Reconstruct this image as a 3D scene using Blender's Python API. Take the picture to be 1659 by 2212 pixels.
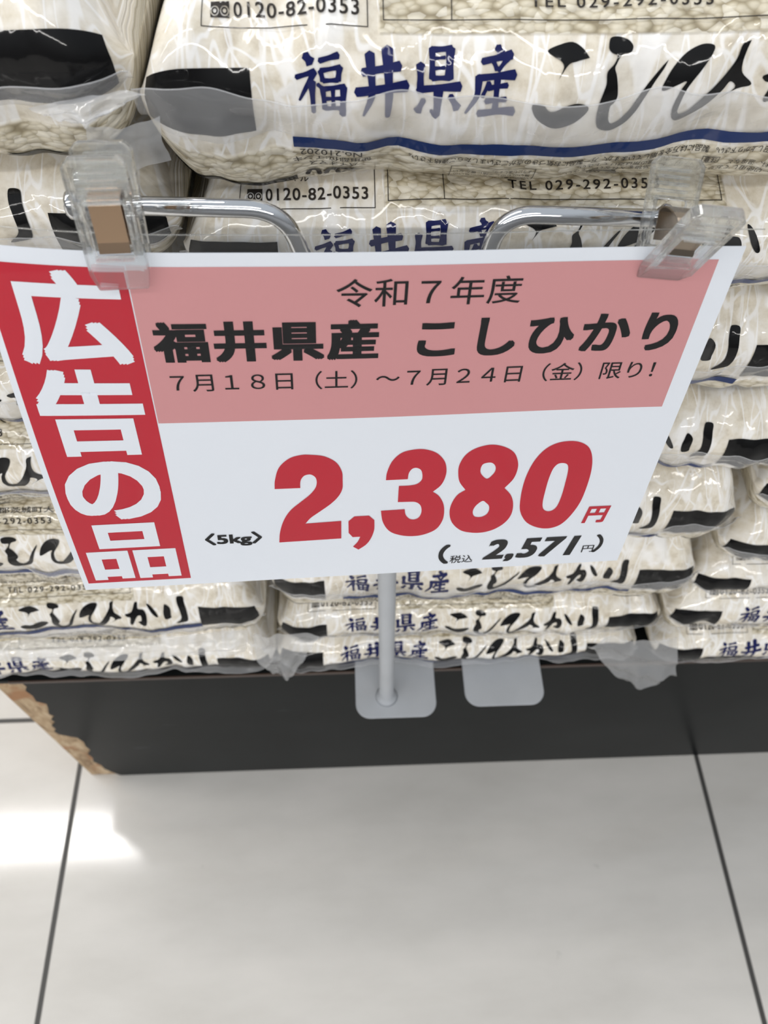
import bpy, bmesh, math, random
import numpy as np
from mathutils import Matrix, Vector

sc = bpy.context.scene
COL = sc.collection
for o in list(bpy.data.objects):
    bpy.data.objects.remove(o)

# ---------------------------------------------------------------- camera
FPX, PITCH, YAW, ROLL = 1700.3, 0.99274, 0.07885, -0.04444
CAM = np.array([0.26440, -0.20946, 0.77372])
IMG_W, IMG_H = 1659, 2212
_cp, _sp, _cy, _sy = math.cos(PITCH), math.sin(PITCH), math.cos(YAW), math.sin(YAW)
_f = np.array([_sy * _cp, _cy * _cp, -_sp]); _r = np.array([_cy, -_sy, 0.0]); _d = np.cross(_f, _r)
_cr, _sr = math.cos(ROLL), math.sin(ROLL)
CR = np.array([_cr * _r + _sr * _d, -_sr * _r + _cr * _d, _f])      # rows: right, down, forward
cam_data = bpy.data.cameras.new('camera')
cam = bpy.data.objects.new('camera', cam_data)
COL.objects.link(cam)
cam.matrix_world = Matrix(((CR[0][0], -CR[1][0], -CR[2][0], CAM[0]), (CR[0][1], -CR[1][1], -CR[2][1], CAM[1]),
                           (CR[0][2], -CR[1][2], -CR[2][2], CAM[2]), (0, 0, 0, 1)))
cam_data.sensor_fit = 'HORIZONTAL'; cam_data.sensor_width = 36.0
cam_data.lens = FPX / IMG_W * 36.0
cam_data.clip_start = 0.01
cam_data.dof.use_dof = True
cam_data.dof.focus_distance = 0.268
cam_data.dof.aperture_fstop = 22.0
sc.camera = cam

# ---------------------------------------------------------------- light
world = bpy.data.worlds.new('store_light'); sc.world = world
world.use_nodes = True
_wt = world.node_tree
_z = _wt.nodes.new('ShaderNodeSeparateXYZ'); _wt.links.new(_wt.nodes.new('ShaderNodeTexCoord').outputs['Generated'], _z.inputs[0])
_rm = _wt.nodes.new('ShaderNodeValToRGB'); _wt.links.new(_z.outputs[2], _rm.inputs[0])
_rm.color_ramp.elements[0].position = 0.0; _rm.color_ramp.elements[0].color = (.13, .13, .13, 1)          # shelves across the aisle
_rm.color_ramp.elements[1].position = 0.75; _rm.color_ramp.elements[1].color = (.52, .56, .60, 1)         # white store ceiling
_wt.links.new(_rm.outputs[0], _wt.nodes['Background'].inputs[0])
_wt.nodes['Background'].inputs[1].default_value = 1.0
def strip_light(x, y, z, lx, ly, power, col=(1.0, 0.975, 0.94)):
    l = bpy.data.lights.new('ceiling_strip_light', 'AREA'); l.shape = 'RECTANGLE'
    l.size, l.size_y, l.energy, l.color = lx, ly, power, col
    o = bpy.data.objects.new('ceiling_strip_light', l); COL.objects.link(o); o.location = (x, y, z)
strip_light(-3.2, 0.51, 2.8, 6.0, 0.15, 95)
strip_light(-2.0, -1.6, 2.8, 6.0, 0.15, 40)
strip_light(-0.8, -3.8, 2.8, 7.0, 0.15, 170)
strip_light(-0.6, 2.4, 2.8, 6.0, 0.15, 62)
sc.view_settings.view_transform = 'Standard'
sc.view_settings.look = 'None'
sc.view_settings.gamma = 1.0
sc.view_settings.use_curve_mapping = False
sc.view_settings.exposure = 0.05
sc.cycles.use_denoising = True
sc.cycles.max_bounces = 14
sc.cycles.transparent_max_bounces = 24
sc.cycles.caustics_reflective = False
sc.cycles.caustics_refractive = True
sc.cycles.blur_glossy = 0.5

# ---------------------------------------------------------------- helpers
def at(px, py, y):
    """point of the plane y = const seen at a pixel of the photograph"""
    d = CR.T @ np.array([(px - IMG_W / 2) / FPX, (py - IMG_H / 2) / FPX, 1.0])
    return CAM + d * ((y - CAM[1]) / d[1])

def tag(o, label=None, cat=None, group=None, kind=None):
    if label: o['label'] = label
    if cat: o['category'] = cat
    if group: o['group'] = group
    if kind: o['kind'] = kind
    return o

def mesh_obj(name, V, F, mat, parent=None, uv=None, smooth=False):
    me = bpy.data.meshes.new(name)
    me.from_pydata([tuple(map(float, v)) for v in V], [], [tuple(int(i) for i in f) for f in F])
    if uv is not None:
        l = me.uv_layers.new(name='UVMap')
        idx = np.empty(len(me.loops), dtype=np.int32); me.loops.foreach_get('vertex_index', idx)
        l.data.foreach_set('uv', np.asarray(uv, dtype=np.float32)[idx].ravel())
    if smooth:
        me.polygons.foreach_set('use_smooth', [True] * len(me.polygons))
    for m in (mat if isinstance(mat, (list, tuple)) else [mat]):
        me.materials.append(m)
    me.update()
    o = bpy.data.objects.new(name, me); COL.objects.link(o)
    if parent: o.parent = parent
    return o

def bm_obj(name, bm, mat, parent=None, smooth=False):
    bmesh.ops.recalc_face_normals(bm, faces=bm.faces)
    me = bpy.data.meshes.new(name); bm.to_mesh(me); bm.free()
    me.materials.append(mat)
    if smooth:
        me.polygons.foreach_set('use_smooth', [True] * len(me.polygons))
    o = bpy.data.objects.new(name, me); COL.objects.link(o)
    if parent: o.parent = parent
    return o

def add_box(bm, x0, x1, y0, y1, z0, z1, bevel=0.0, seg=2, M=None):
    r = bmesh.ops.create_cube(bm, size=1.0)
    for v in r['verts']:
        v.co = Vector(((x0 + x1) / 2 + v.co.x * (x1 - x0), (y0 + y1) / 2 + v.co.y * (y1 - y0), (z0 + z1) / 2 + v.co.z * (z1 - z0)))
    vs = r['verts']
    if bevel:
        es = list({e for v in vs for e in v.link_edges})
        g = bmesh.ops.bevel(bm, geom=es, offset=bevel, segments=seg, affect='EDGES', profile=0.5)
        vs = list({v for f in g['faces'] for v in f.verts} | {v for v in vs if v.is_valid})
    if M is not None:
        for v in vs: v.co = M @ v.co
    return vs

def tube(pts, rad, n=20, cap=True):
    """round rod through points; rad one number or one per point"""
    pts = [Vector(p) for p in pts]
    rad = [rad] * len(pts) if not hasattr(rad, '__len__') else rad
    bm = bmesh.new(); rings = []
    up = Vector((0.31, 0.9, 0.3))
    for i, p in enumerate(pts):
        t = (pts[min(i + 1, len(pts) - 1)] - pts[max(i - 1, 0)])
        t = t.normalized()
        a = up - t * up.dot(t); a.normalize(); up = a
        b = t.cross(a)
        rings.append([bm.verts.new(p + (a * math.cos(k * 2 * math.pi / n) + b * math.sin(k * 2 * math.pi / n)) * rad[i]) for k in range(n)])
    for r0, r1 in zip(rings, rings[1:]):
        for k in range(n):
            bm.faces.new((r0[k], r0[(k + 1) % n], r1[(k + 1) % n], r1[k]))
    if cap:
        bm.faces.new(rings[0][::-1]); bm.faces.new(rings[-1])
    return bm

def fillet(pts, r, n=8):
    """polyline with its inner corners rounded to radius-like distance r"""
    P = [Vector(p) for p in pts]; out = [P[0]]
    for a, b, c in zip(P, P[1:], P[2:]):
        d0 = (a - b); d1 = (c - b); l = min(r, d0.length * .48, d1.length * .48)
        p0 = b + d0.normalized() * l; p1 = b + d1.normalized() * l
        for k in range(n + 1):
            t = k / n
            out.append(p0 * (1 - t) ** 2 + b * (2 * t * (1 - t)) + p1 * t * t)
    out.append(P[-1])
    return out

class Waves:
    """smooth random field from summed sines"""
    def __init__(self, seed, k=14):
        r = np.random.RandomState(seed)
        self.a = r.uniform(0, 2 * np.pi, k); self.p = r.uniform(0, 2 * np.pi, k)
        self.f = r.uniform(.5, 1.6, k); self.w = r.uniform(.5, 1, k)
        self.n = math.sqrt((self.w ** 2).sum() / 2)
    def __call__(self, x, y):
        s = 0
        for a, p, f, w in zip(self.a, self.p, self.f, self.w):
            s = s + w * np.sin(2 * np.pi * f * (x * math.cos(a) + y * math.sin(a)) + p)
        return s / self.n / 1.6

# ---------------------------------------------------------------- flat outlines: text, brush strokes, traced digits
def bisect2d(V, F, dx, dy):
    bm = bmesh.new()
    vs = [bm.verts.new((float(q[0]), float(q[1]), float(q[2]) if len(q) > 2 else 0.0)) for q in V]
    for f in F:
        try: bm.faces.new([vs[i] for i in f])
        except ValueError: pass
    lo = V.min(0); hi = V.max(0)
    for ax, step in ((0, dx), (1, dy)):
        if not step: continue
        k = math.floor(lo[ax] / step) + 1
        while k * step < hi[ax]:
            co = [0, 0, 0]; no = [0, 0, 0]; co[ax] = k * step; no[ax] = 1
            bmesh.ops.bisect_plane(bm, geom=bm.verts[:] + bm.edges[:] + bm.faces[:], plane_co=co, plane_no=no, dist=1e-9)
            k += 1
    bm.verts.index_update()
    V2 = np.array([tuple(v.co) for v in bm.verts]); F2 = [[v.index for v in f.verts] for f in bm.faces]
    bm.free()
    return V2, F2

def curve2d(make):
    c = make()
    o = bpy.data.objects.new('outline', c); COL.objects.link(o)
    m = o.evaluated_get(bpy.context.evaluated_depsgraph_get()).to_mesh()
    V = np.array([(v.co.x, v.co.y) for v in m.vertices]).reshape(-1, 2); F = [list(p.vertices) for p in m.polygons]
    o.to_mesh_clear() if hasattr(o, 'to_mesh_clear') else None
    bpy.data.objects.remove(o); bpy.data.curves.remove(c)
    return V, F

_tc = {}
def text2d(body, bold=0.0, space=1.0):
    key = (body, bold, space)
    if key not in _tc:
        def mk():
            c = bpy.data.curves.new('lettering', 'FONT'); c.body = body; c.resolution_u = 5
            c.space_character = space
            return c
        V, F = curve2d(mk)
        if bold:                                            # heavier face: the outline swept around a small square
            bx, by = bold if hasattr(bold, '__len__') else (bold, bold)
            q = [(-1, -1), (0, -1), (1, -1), (1, 0), (1, 1), (0, 1), (-1, 1), (-1, 0)]
            V, F = join2d([(np.concatenate([V + np.array((i * bx, j * by)), np.full((len(V), 1), 1e-5 * n)], 1), F) for n, (i, j) in enumerate(q)])
        _tc[key] = (V, F)
    return _tc[key]

def fit(VF, x0, x1, y0, y1, shear=0.0, flip=False):
    """outline scaled into a box; shear slants it to the right; flip turns it upside down"""
    V, F = VF; V = V.copy()
    V[:, 0] += shear * V[:, 1]
    lo, hi = V[:, :2].min(0), V[:, :2].max(0)
    Q = (V[:, :2] - lo) / np.maximum(hi - lo, 1e-9)
    if flip: Q = 1 - Q
    return np.concatenate([np.stack([x0 + Q[:, 0] * (x1 - x0), y0 + Q[:, 1] * (y1 - y0)], 1), V[:, 2:]], 1), F

def spline_loop(pts, n=5):
    """closed outline: smooth through points, sharp at points flagged (x, y, 1)"""
    m = len(pts); out = []
    for i in range(m):
        p0, p1, p2, p3 = pts[i - 1], pts[i], pts[(i + 1) % m], pts[(i + 2) % m]
        s1, s2 = len(p1) == 3, len(p2) == 3
        a, b, c, d = (np.array(q[:2], float) for q in (p0, p1, p2, p3))
        t1 = (c - b) if s1 else (c - a) / 2
        t2 = (c - b) if s2 else (d - b) / 2
        if s1 and s2:
            out.append(b); continue
        for k in range(n):
            t = k / n
            out.append((2 * t ** 3 - 3 * t * t + 1) * b + (t ** 3 - 2 * t * t + t) * t1 + (-2 * t ** 3 + 3 * t * t) * c + (t ** 3 - t * t) * t2)
    return out

def fill_loops(loops):
    def mk():
        c = bpy.data.curves.new('outline', 'CURVE'); c.dimensions = '2D'; c.fill_mode = 'BOTH'
        for L in loops:
            s = c.splines.new('POLY'); s.points.add(len(L) - 1)
            for q, p in zip(s.points, L): q.co = (p[0], p[1], 0, 1)
            s.use_cyclic_u = True
        return c
    return curve2d(mk)

def join2d(parts):
    V = []; F = []; n = 0
    for v, f in parts:
        V.append(np.pad(v, ((0, 0), (0, 3 - v.shape[1])))); F += [[i + n for i in q] for q in f]; n += len(v)
    return np.concatenate(V), F

def rect2d(x0, x1, y0, y1):
    return np.array([(x0, y0), (x1, y0), (x1, y1), (x0, y1)], float), [[0, 1, 2, 3]]

def frame2d(x0, x1, y0, y1, t):
    return join2d([rect2d(x0, x1, y0, y0 + t), rect2d(x0, x1, y1 - t, y1), rect2d(x0, x0 + t, y0 + t, y1 - t), rect2d(x1 - t, x1, y0 + t, y1 - t)])

def stroke2d(pts, w):
    """brush stroke: polyline with a width at each point, rounded a little at both ends"""
    P = np.array(pts, float); w = np.array(w, float) if hasattr(w, '__len__') else np.full(len(P), float(w))
    seg = np.concatenate([[0], np.cumsum(np.linalg.norm(np.diff(P, axis=0), axis=1))])
    t = np.linspace(0, seg[-1], 13)
    X = np.stack([np.interp(t, seg, P[:, 0]), np.interp(t, seg, P[:, 1])], 1); W = np.interp(t, seg, w)
    if len(P) > 2:
        for _ in range(2): X[1:-1] = (X[:-2] + 2 * X[1:-1] + X[2:]) / 4
    T = np.gradient(X, axis=0); T /= np.linalg.norm(T, axis=1)[:, None]; N = np.stack([-T[:, 1], T[:, 0]], 1)
    W = W * (1 + .12 * np.cos(np.linspace(0, 2 * np.pi, 13)))
    A = X + N * W[:, None] / 2; B = X - N * W[:, None] / 2
    V = np.concatenate([A, B, [X[0] - T[0] * W[0] * .28], [X[-1] + T[-1] * W[-1] * .22]])
    F = [[i, i + 1, 14 + i, 13 + i] for i in range(12)] + [[0, 13, 26], [12, 27, 25]]
    return V, F

# ---------------------------------------------------------------- node helper
class N:
    def __init__(self, name):
        self.m = bpy.data.materials.new(name); self.m.use_nodes = True
        self.t = self.m.node_tree; self.t.nodes.clear()
        self.out = self.t.nodes.new('ShaderNodeOutputMaterial')
    def n(self, kind, ins=None, **kw):
        d = self.t.nodes.new('ShaderNode' + kind)
        for k, v in kw.items(): setattr(d, k, v)
        for k, v in (ins or {}).items():
            s = d.inputs[k]
            if hasattr(v, 'is_linked') or isinstance(v, bpy.types.NodeSocket): self.t.links.new(v, s)
            else: s.default_value = v
        return d
    def math(self, op, a, b=0.0, c=0.0, clamp=False):
        d = self.n('Math', {0: a, 1: b, 2: c}, operation=op); d.use_clamp = clamp
        return d.outputs[0]
    def ramp(self, fac, stops, interp='LINEAR'):
        d = self.n('ValToRGB', {0: fac}); e = d.color_ramp.elements; d.color_ramp.interpolation = interp
        while len(e) < len(stops): e.new(0.5)
        for q, (p, c) in zip(e, stops): q.position = p; q.color = (*c, 1) if len(c) == 3 else c
        return d.outputs[0]
    def step(self, v, lo, hi):
        d = self.n('MapRange', {0: v, 1: lo, 2: hi}, interpolation_type='SMOOTHSTEP'); return d.outputs[0]
    def mix(self, fac, a, b, blend='MIX'):
        d = self.n('Mix', {0: fac, 6: a, 7: b}, data_type='RGBA', blend_type=blend); return d.outputs[2]
    def bsdf(self, **kw):
        names = {'color': 'Base Color', 'rough': 'Roughness', 'metal': 'Metallic', 'coat': 'Coat Weight', 'coat_rough': 'Coat Roughness',
                 'normal': 'Normal', 'coat_normal': 'Coat Normal', 'spec': 'Specular IOR Level', 'trans': 'Transmission Weight', 'ior': 'IOR', 'sss': 'Subsurface Weight'}
        return self.n('BsdfPrincipled', {names[k]: v for k, v in kw.items()})
    def fres(self, ior, normal=None):
        """the same reflectance from either side of a thin sheet"""
        bf = self.n('NewGeometry').outputs['Backfacing']
        i = self.n('Mix', {0: bf, 2: ior, 3: 1.0 / ior}, data_type='FLOAT').outputs[0]
        return self.n('Fresnel', {'IOR': i, **({'Normal': normal} if normal is not None else {})}).outputs[0]
    def done(self, shader):
        self.t.links.new(shader, self.out.inputs[0]); return self.m

def plain(name, col, rough=.5, metal=0.0, coat=0.0, spec=.5, noise=0.0, scale=60.0):
    k = N(name)
    c = (*col, 1)
    if noise:
        g = k.n('TexCoord').outputs['Object']
        nz = k.n('TexNoise', {'Vector': g, 'Scale': scale, 'Detail': 4.0}).outputs[0]
        c = k.mix(k.step(nz, .3, .7), (*[x * (1 - noise) for x in col], 1), (*[min(1, x * (1 + noise)) for x in col], 1))
    return k.done(k.bsdf(color=c, rough=rough, metal=metal, coat=coat, spec=spec).outputs[0])

# ---------------------------------------------------------------- materials
def film_bump(k, strength=.5):
    """crinkles of the plastic film, from the bag's own surface coordinates"""
    uv = k.n('UVMap').outputs[0]
    rnd = k.n('ObjectInfo').outputs['Random']
    off = k.n('CombineXYZ', {0: k.math('MULTIPLY', rnd, 0.0), 1: 0.0, 2: 0.0}).outputs[0]
    m = k.n('VectorMath', {0: uv, 1: (1.0, .55, 1.0)}, operation='MULTIPLY').outputs[0]
    a = k.n('TexNoise', {'Vector': m, 'Scale': 75.0, 'Detail': 2.5, 'Roughness': .5, 'Distortion': .8}).outputs[0]
    b = k.n('TexVoronoi', {'Vector': m, 'Scale': 48.0}, feature='SMOOTH_F1').outputs[0]
    h = k.math('ADD', a, k.math('MULTIPLY', b, .55))
    return uv, k.n('Bump', {'Strength': strength, 'Distance': .0016, 'Height': h}).outputs[0]

def make_bag_material():
    k = N('clear_film_over_rice')
    uv, bump = film_bump(k, .75)
    sep = k.n('SeparateXYZ', {0: uv}); x, v = sep.outputs[0], sep.outputs[1]
    rnd = k.n('ObjectInfo').outputs['Random']
    shift = k.n('CombineXYZ', {0: k.math('MULTIPLY', rnd, 3.1), 1: k.math('MULTIPLY', rnd, 7.7), 2: 0.0}).outputs[0]
    uvs = k.n('VectorMath', {0: uv, 1: shift}, operation='ADD').outputs[0]
    # rice grains
    dn = k.n('TexNoise', {'Vector': uvs, 'Scale': 110.0, 'Detail': 1.0}).outputs[1]
    dd = k.n('VectorMath', {0: dn, 1: (.0030, .0030, 0)}, operation='MULTIPLY').outputs[0]
    gv = k.n('VectorMath', {0: uvs, 1: dd}, operation='ADD').outputs[0]
    dist = cellv = None
    for ang, lo in ((.45, 0.0), (-.65, .31), (1.5, .67)):
        mp = k.n('Mapping', {'Vector': gv, 'Location': (lo, lo * .3, 0), 'Rotation': (0, 0, ang), 'Scale': (.62, 1.15, 1)}).outputs[0]
        vor = k.n('TexVoronoi', {'Vector': mp, 'Scale': 330.0, 'Randomness': 1.0}, voronoi_dimensions='2D')
        d = k.math('ADD', vor.outputs[0], lo * .25)
        cv = k.n('SeparateColor', {0: vor.outputs[1]}).outputs[0]
        if dist is None: dist, cellv = d, cv
        else:
            near = k.math('LESS_THAN', d, dist)
            cellv = k.n('Mix', {0: near, 2: cellv, 3: cv}, data_type='FLOAT').outputs[0]
            dist = k.math('MINIMUM', dist, d)
    gcol = k.ramp(dist, [(.0, (.70, .64, .51)), (.26, (.62, .56, .43)), (.40, (.47, .41, .29)), (.58, (.30, .25, .16))])
    gcol = k.mix(k.math('MULTIPLY', k.step(cellv, .45, .98), .55), gcol, (.86, .82, .72, 1))
    # soft mottled rice behind the fibrous band
    mot = k.n('TexNoise', {'Vector': uvs, 'Scale': 130.0, 'Detail': 4.0, 'Roughness': .65}).outputs[0]
    base = k.ramp(mot, [(.3, (.56, .49, .38)), (.48, (.74, .68, .57)), (.7, (.86, .82, .75))])
    fib = None
    for ang, sc_, off, w in ((.35, 42., 0., .020), (-.45, 50., 5., .017), (1.25, 36., 11., .013), (0.05, 75., 17., .022), (-.8, 90., 23., .022), (.7, 100., 31., .024)):
        mp = k.n('Mapping', {'Vector': uvs, 'Location': (off, off * .7, 0), 'Rotation': (0, 0, ang), 'Scale': (1, .30, 1)}).outputs[0]
        nz = k.n('TexNoise', {'Vector': mp, 'Scale': sc_, 'Detail': 1.5, 'Distortion': .5}).outputs[0]
        r = k.math('SUBTRACT', 1.0, k.step(k.math('ABSOLUTE', k.math('SUBTRACT', nz, .5)), w * .25, w), clamp=True)
        gate = k.step(k.n('TexNoise', {'Vector': mp, 'Scale': sc_ * 1.3, 'Detail': 0.0}).outputs[0], .38, .54)
        r = k.math('MULTIPLY', r, gate)
        fib = r if fib is None else k.math('MAXIMUM', fib, r)
    patch = k.step(k.n('TexNoise', {'Vector': uvs, 'Scale': 38.0, 'Detail': 2.0}).outputs[0], .45, .75)
    fcol = k.mix(k.math('MULTIPLY', patch, .5), base, (.90, .89, .88, 1))
    fcol = k.mix(k.math('MULTIPLY', fib, .68), fcol, (.97, .97, .98, 1))
    # zones: grains show below the blue stripe and inside the maker's table
    low = k.step(v, -.0110, -.0128)
    tab = k.math('MULTIPLY', k.math('MULTIPLY', k.step(x, -.0600, -.0590), k.step(x, .0522, .0512)), k.step(v, .0190, .0200))
    zone = k.math('MAXIMUM', low, tab)
    col = k.mix(zone, fcol, gcol)
    gh = k.math('MULTIPLY', k.math('SUBTRACT', 1.0, dist), zone)
    b2 = k.n('Bump', {'Strength': .5, 'Distance': .0012, 'Height': gh, 'Normal': bump}).outputs[0]
    return k.done(k.bsdf(color=col, rough=.45, normal=b2, coat=.9, coat_rough=.06, coat_normal=bump, spec=.3).outputs[0])

def make_ink(name, col):
    k = N(name); uv, bump = film_bump(k, .75)
    return k.done(k.bsdf(color=(*col, 1), rough=.42, coat=.45, coat_rough=.06, coat_normal=bump, spec=.06).outputs[0])

def make_haze_film(name, veil, tint=(.80, .82, .86), ior=1.40, rough=.1, scale=70., strength=.6):
    k = N(name)
    g = k.n('TexCoord').outputs['Object']
    nz = k.n('TexNoise', {'Vector': g, 'Scale': scale, 'Detail': 2.0, 'Distortion': .7}).outputs[0]
    b = k.n('Bump', {'Strength': strength, 'Distance': .002, 'Height': nz}).outputs[0]
    tr = k.n('BsdfTransparent').outputs[0]
    df = k.n('BsdfDiffuse', {0: (*tint, 1)}).outputs[0]
    tl = k.n('BsdfTranslucent', {0: (*tint, 1)}).outputs[0]
    dm = k.n('MixShader', {0: .35, 1: df, 2: tl}).outputs[0]
    body = k.n('MixShader', {0: veil, 1: tr, 2: dm}).outputs[0]
    gl = k.n('BsdfGlossy', {'Roughness': rough, 'Normal': b}).outputs[0]
    fr = k.fres(ior, b)
    return k.done(k.n('MixShader', {0: fr, 1: body, 2: gl}).outputs[0])

M_BAG = make_bag_material()
M_BLACK = make_ink('black_ink_on_film', (.004, .004, .0045))
M_NAVY = make_ink('navy_ink_on_film', (.008, .012, .085))
M_BLUE = make_ink('blue_ink_on_film', (.012, .032, .13))
M_GREY = make_ink('dark_grey_ink_on_film', (.035, .030, .027))
M_FLAP = make_haze_film('cloudy_seam_film', .27, tint=(.93, .94, .97))
M_EAR = make_haze_film('clear_corner_film', .34, tint=(.90, .92, .96), scale=55., strength=.8)
M_SLEEVE = make_haze_film('clear_card_sleeve', .008, tint=(.9, .92, .95), rough=.06, scale=26., strength=.2, ior=1.25)
M_PAPER = plain('white_card', (.77, .81, .88), .55, spec=.15)
M_RED = plain('red_print', (.50, .024, .042), .5, spec=.1)
M_PINK = plain('pink_print', (.61, .285, .295), .5, spec=.1)
M_TEXT = plain('black_print', (.008, .008, .009), .5, spec=.1)
M_WHITE = plain('unprinted_white', (.77, .81, .88), .55, spec=.15)
M_CHROME = plain('chromed_steel', (.72, .73, .75), .07, metal=1.0)
M_GREYPL = plain('grey_plastic', (.42, .44, .47), .42, noise=.04, scale=30)
M_BRONZE = plain('bronze_spring_steel', (.40, .28, .19), .25, metal=1.0)
M_STEEL = plain('dull_spring_steel', (.36, .30, .24), .22, metal=1.0)

def make_acrylic():
    k = N('clear_acrylic')
    tr = k.n('BsdfTransparent', {0: (.985, .99, .99, 1)}).outputs[0]
    gl = k.n('BsdfGlass', {'IOR': 1.45, 'Roughness': .0, 'Color': (.97, .98, .98, 1)}).outputs[0]
    df = k.n('BsdfDiffuse', {0: (.95, .96, .97, 1)}).outputs[0]
    a = k.n('MixShader', {0: .60, 1: tr, 2: gl}).outputs[0]
    b = k.n('MixShader', {0: .035, 1: a, 2: df}).outputs[0]
    fr = k.fres(1.25)
    g = k.n('BsdfGlossy', {'Roughness': .05}).outputs[0]
    return k.done(k.n('MixShader', {0: fr, 1: b, 2: g}).outputs[0])
M_ACRYL = make_acrylic()

def make_floor():
    k = N('polished_floor_tile')
    g = k.n('TexCoord').outputs['Object']
    s = k.n('SeparateXYZ', {0: g})
    def joint(c, o):
        u = k.math('FRACT', k.math('DIVIDE', k.math('ADD', c, 60.0 - o), .6))
        d = k.math('MINIMUM', u, k.math('SUBTRACT', 1.0, u))
        return k.math('SUBTRACT', 1.0, k.step(d, .0030, .0042), clamp=True)
    j = k.math('MAXIMUM', joint(s.outputs[0], 0.0), joint(s.outputs[1], .057))
    st = k.n('VectorMath', {0: g, 1: (1, 2.6, 1)}, operation='MULTIPLY').outputs[0]
    a = k.n('TexNoise', {'Vector': st, 'Scale': 6.0, 'Detail': 5.0, 'Roughness': .6}).outputs[0]
    col = k.ramp(a, [(.3, (.505, .485, .455)), (.55, (.56, .54, .51)), (.75, (.60, .575, .545))])
    sp = k.step(k.n('TexNoise', {'Vector': g, 'Scale': 45.0, 'Detail': 2.0}).outputs[0], .74, .78)
    col = k.mix(k.math('MULTIPLY', sp, .3), col, (.34, .33, .31, 1))
    col = k.mix(j, col, (.045, .043, .04, 1))
    rg = k.math('ADD', .09, k.math('MULTIPLY', j, .5))
    b = k.n('Bump', {'Strength': .6, 'Distance': .002, 'Height': k.math('SUBTRACT', 1.0, j)}).outputs[0]
    return k.done(k.bsdf(color=col, rough=rg, normal=b, spec=.5).outputs[0])

def make_laminate():
    k = N('charcoal_laminate')
    g = k.n('TexCoord').outputs['Object']
    a = k.n('TexNoise', {'Vector': g, 'Scale': 14.0, 'Detail': 5.0}).outputs[0]
    m = k.n('VectorMath', {0: g, 1: (9, 1, 60)}, operation='MULTIPLY').outputs[0]
    sc_ = k.step(k.n('TexNoise', {'Vector': m, 'Scale': 2.5, 'Detail': 3.0}).outputs[0], .70, .78)
    col = k.ramp(a, [(.3, (.0045, .0055, .0058)), (.7, (.0080, .0094, .0098))])
    col = k.mix(k.math('MULTIPLY', sc_, .3), col, (.10, .11, .11, 1))
    return k.done(k.bsdf(color=col, rough=.30, spec=.05).outputs[0])

def make_plywood():
    k = N('bare_plywood')
    g = k.n('TexCoord').outputs['Object']
    m = k.n('VectorMath', {0: g, 1: (1, 1, .25)}, operation='MULTIPLY').outputs[0]
    a = k.n('TexNoise', {'Vector': m, 'Scale': 130.0, 'Detail': 4.0, 'Distortion': 1.2}).outputs[0]
    c = k.n('TexNoise', {'Vector': g, 'Scale': 40.0, 'Detail': 3.0}).outputs[0]
    col = k.ramp(a, [(.3, (.22, .14, .075)), (.5, (.42, .30, .18)), (.7, (.55, .43, .29))])
    col = k.mix(k.step(c, .5, .65), col, (.33, .17, .08, 1))
    b = k.n('Bump', {'Strength': .6, 'Distance': .002, 'Height': a}).outputs[0]
    return k.done(k.bsdf(color=col, rough=.75, normal=b).outputs[0])
M_FLOOR, M_LAM, M_PLY = make_floor(), make_laminate(), make_plywood()
M_WALL = plain('painted_wall', (.62, .61, .59), .7)
M_EDGE = plain('dark_brown_edge_band', (.05, .03, .022), .4)

# ---------------------------------------------------------------- setting
bm = bmesh.new(); add_box(bm, -5, 5, -5, 3.2, -.05, 0)
tag(bm_obj('floor', bm, M_FLOOR), kind='structure')
bm = bmesh.new(); add_box(bm, -5, 5, 3.2, 3.3, -.05, 2.9)
tag(bm_obj('wall_back', bm, M_WALL), kind='structure')

# ---------------------------------------------------------------- plinth
PX0, PX1, PY1, PZ = .0125, 1.7, .44, .2455
plinth = bpy.data.objects.new('display_plinth', None); COL.objects.link(plinth)
plinth.location = (PX0, 0, 0)
tag(plinth, 'low charcoal wooden plinth with a chipped corner carrying the rice bags', 'plinth')
def loc(V, o):
    return np.asarray(V, float) - np.array(o.location)
bm = bmesh.new(); add_box(bm, 0, PX1 - PX0, .0016, PY1, 0, PZ - .006)
bm_obj('wood_core', bm, M_PLY, plinth)['label'] = 'bare plywood showing where the laminate broke away'
# front laminate sheet with its broken left outline (height, distance from the corner)
chip = [(.2455, .0200), (.236, .0215), (.228, .0180), (.217, .0195), (.206, .0180), (.200, .0235), (.190, .0215), (.178, .0180), (.172, .0205), (.165, .0155),
        (.158, .0165), (.150, .0110), (.143, .0120), (.136, .0085), (.128, .0100), (.118, .0215), (.106, .0235), (.094, .0215), (.083, .0225), (.072, .0170), (.060, .0180), (.048, .0150), (.036, .0190),
        (.024, .0185), (.012, .0225), (.004, .0255), (0, .0275)]
V = []; F = []
for z, d in chip:
    V += [(d, 0, z), (PX1 - PX0, 0, z), (d + .0006, .0016, z), (PX1 - PX0, .0016, z)]
for i in range(len(chip) - 1):
    a, b = 4 * i, 4 * i + 4
    F += [(a, b, b + 1, a + 1), (a, a + 2, b + 2, b)]
mesh_obj('front_laminate', V, F, M_LAM, plinth)
bm = bmesh.new(); add_box(bm, 0, PX1 - PX0, .001, PY1, PZ - .006, PZ - .0005, .0008, 1)
bm_obj('top_board', bm, M_LAM, plinth)
bm = bmesh.new(); add_box(bm, .012, PX1 - PX0, -.0006, .001, PZ - .0028, PZ, .0004, 1)
bm_obj('edge_band', bm, M_EDGE, plinth)
PZ_TOP = PZ

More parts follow.
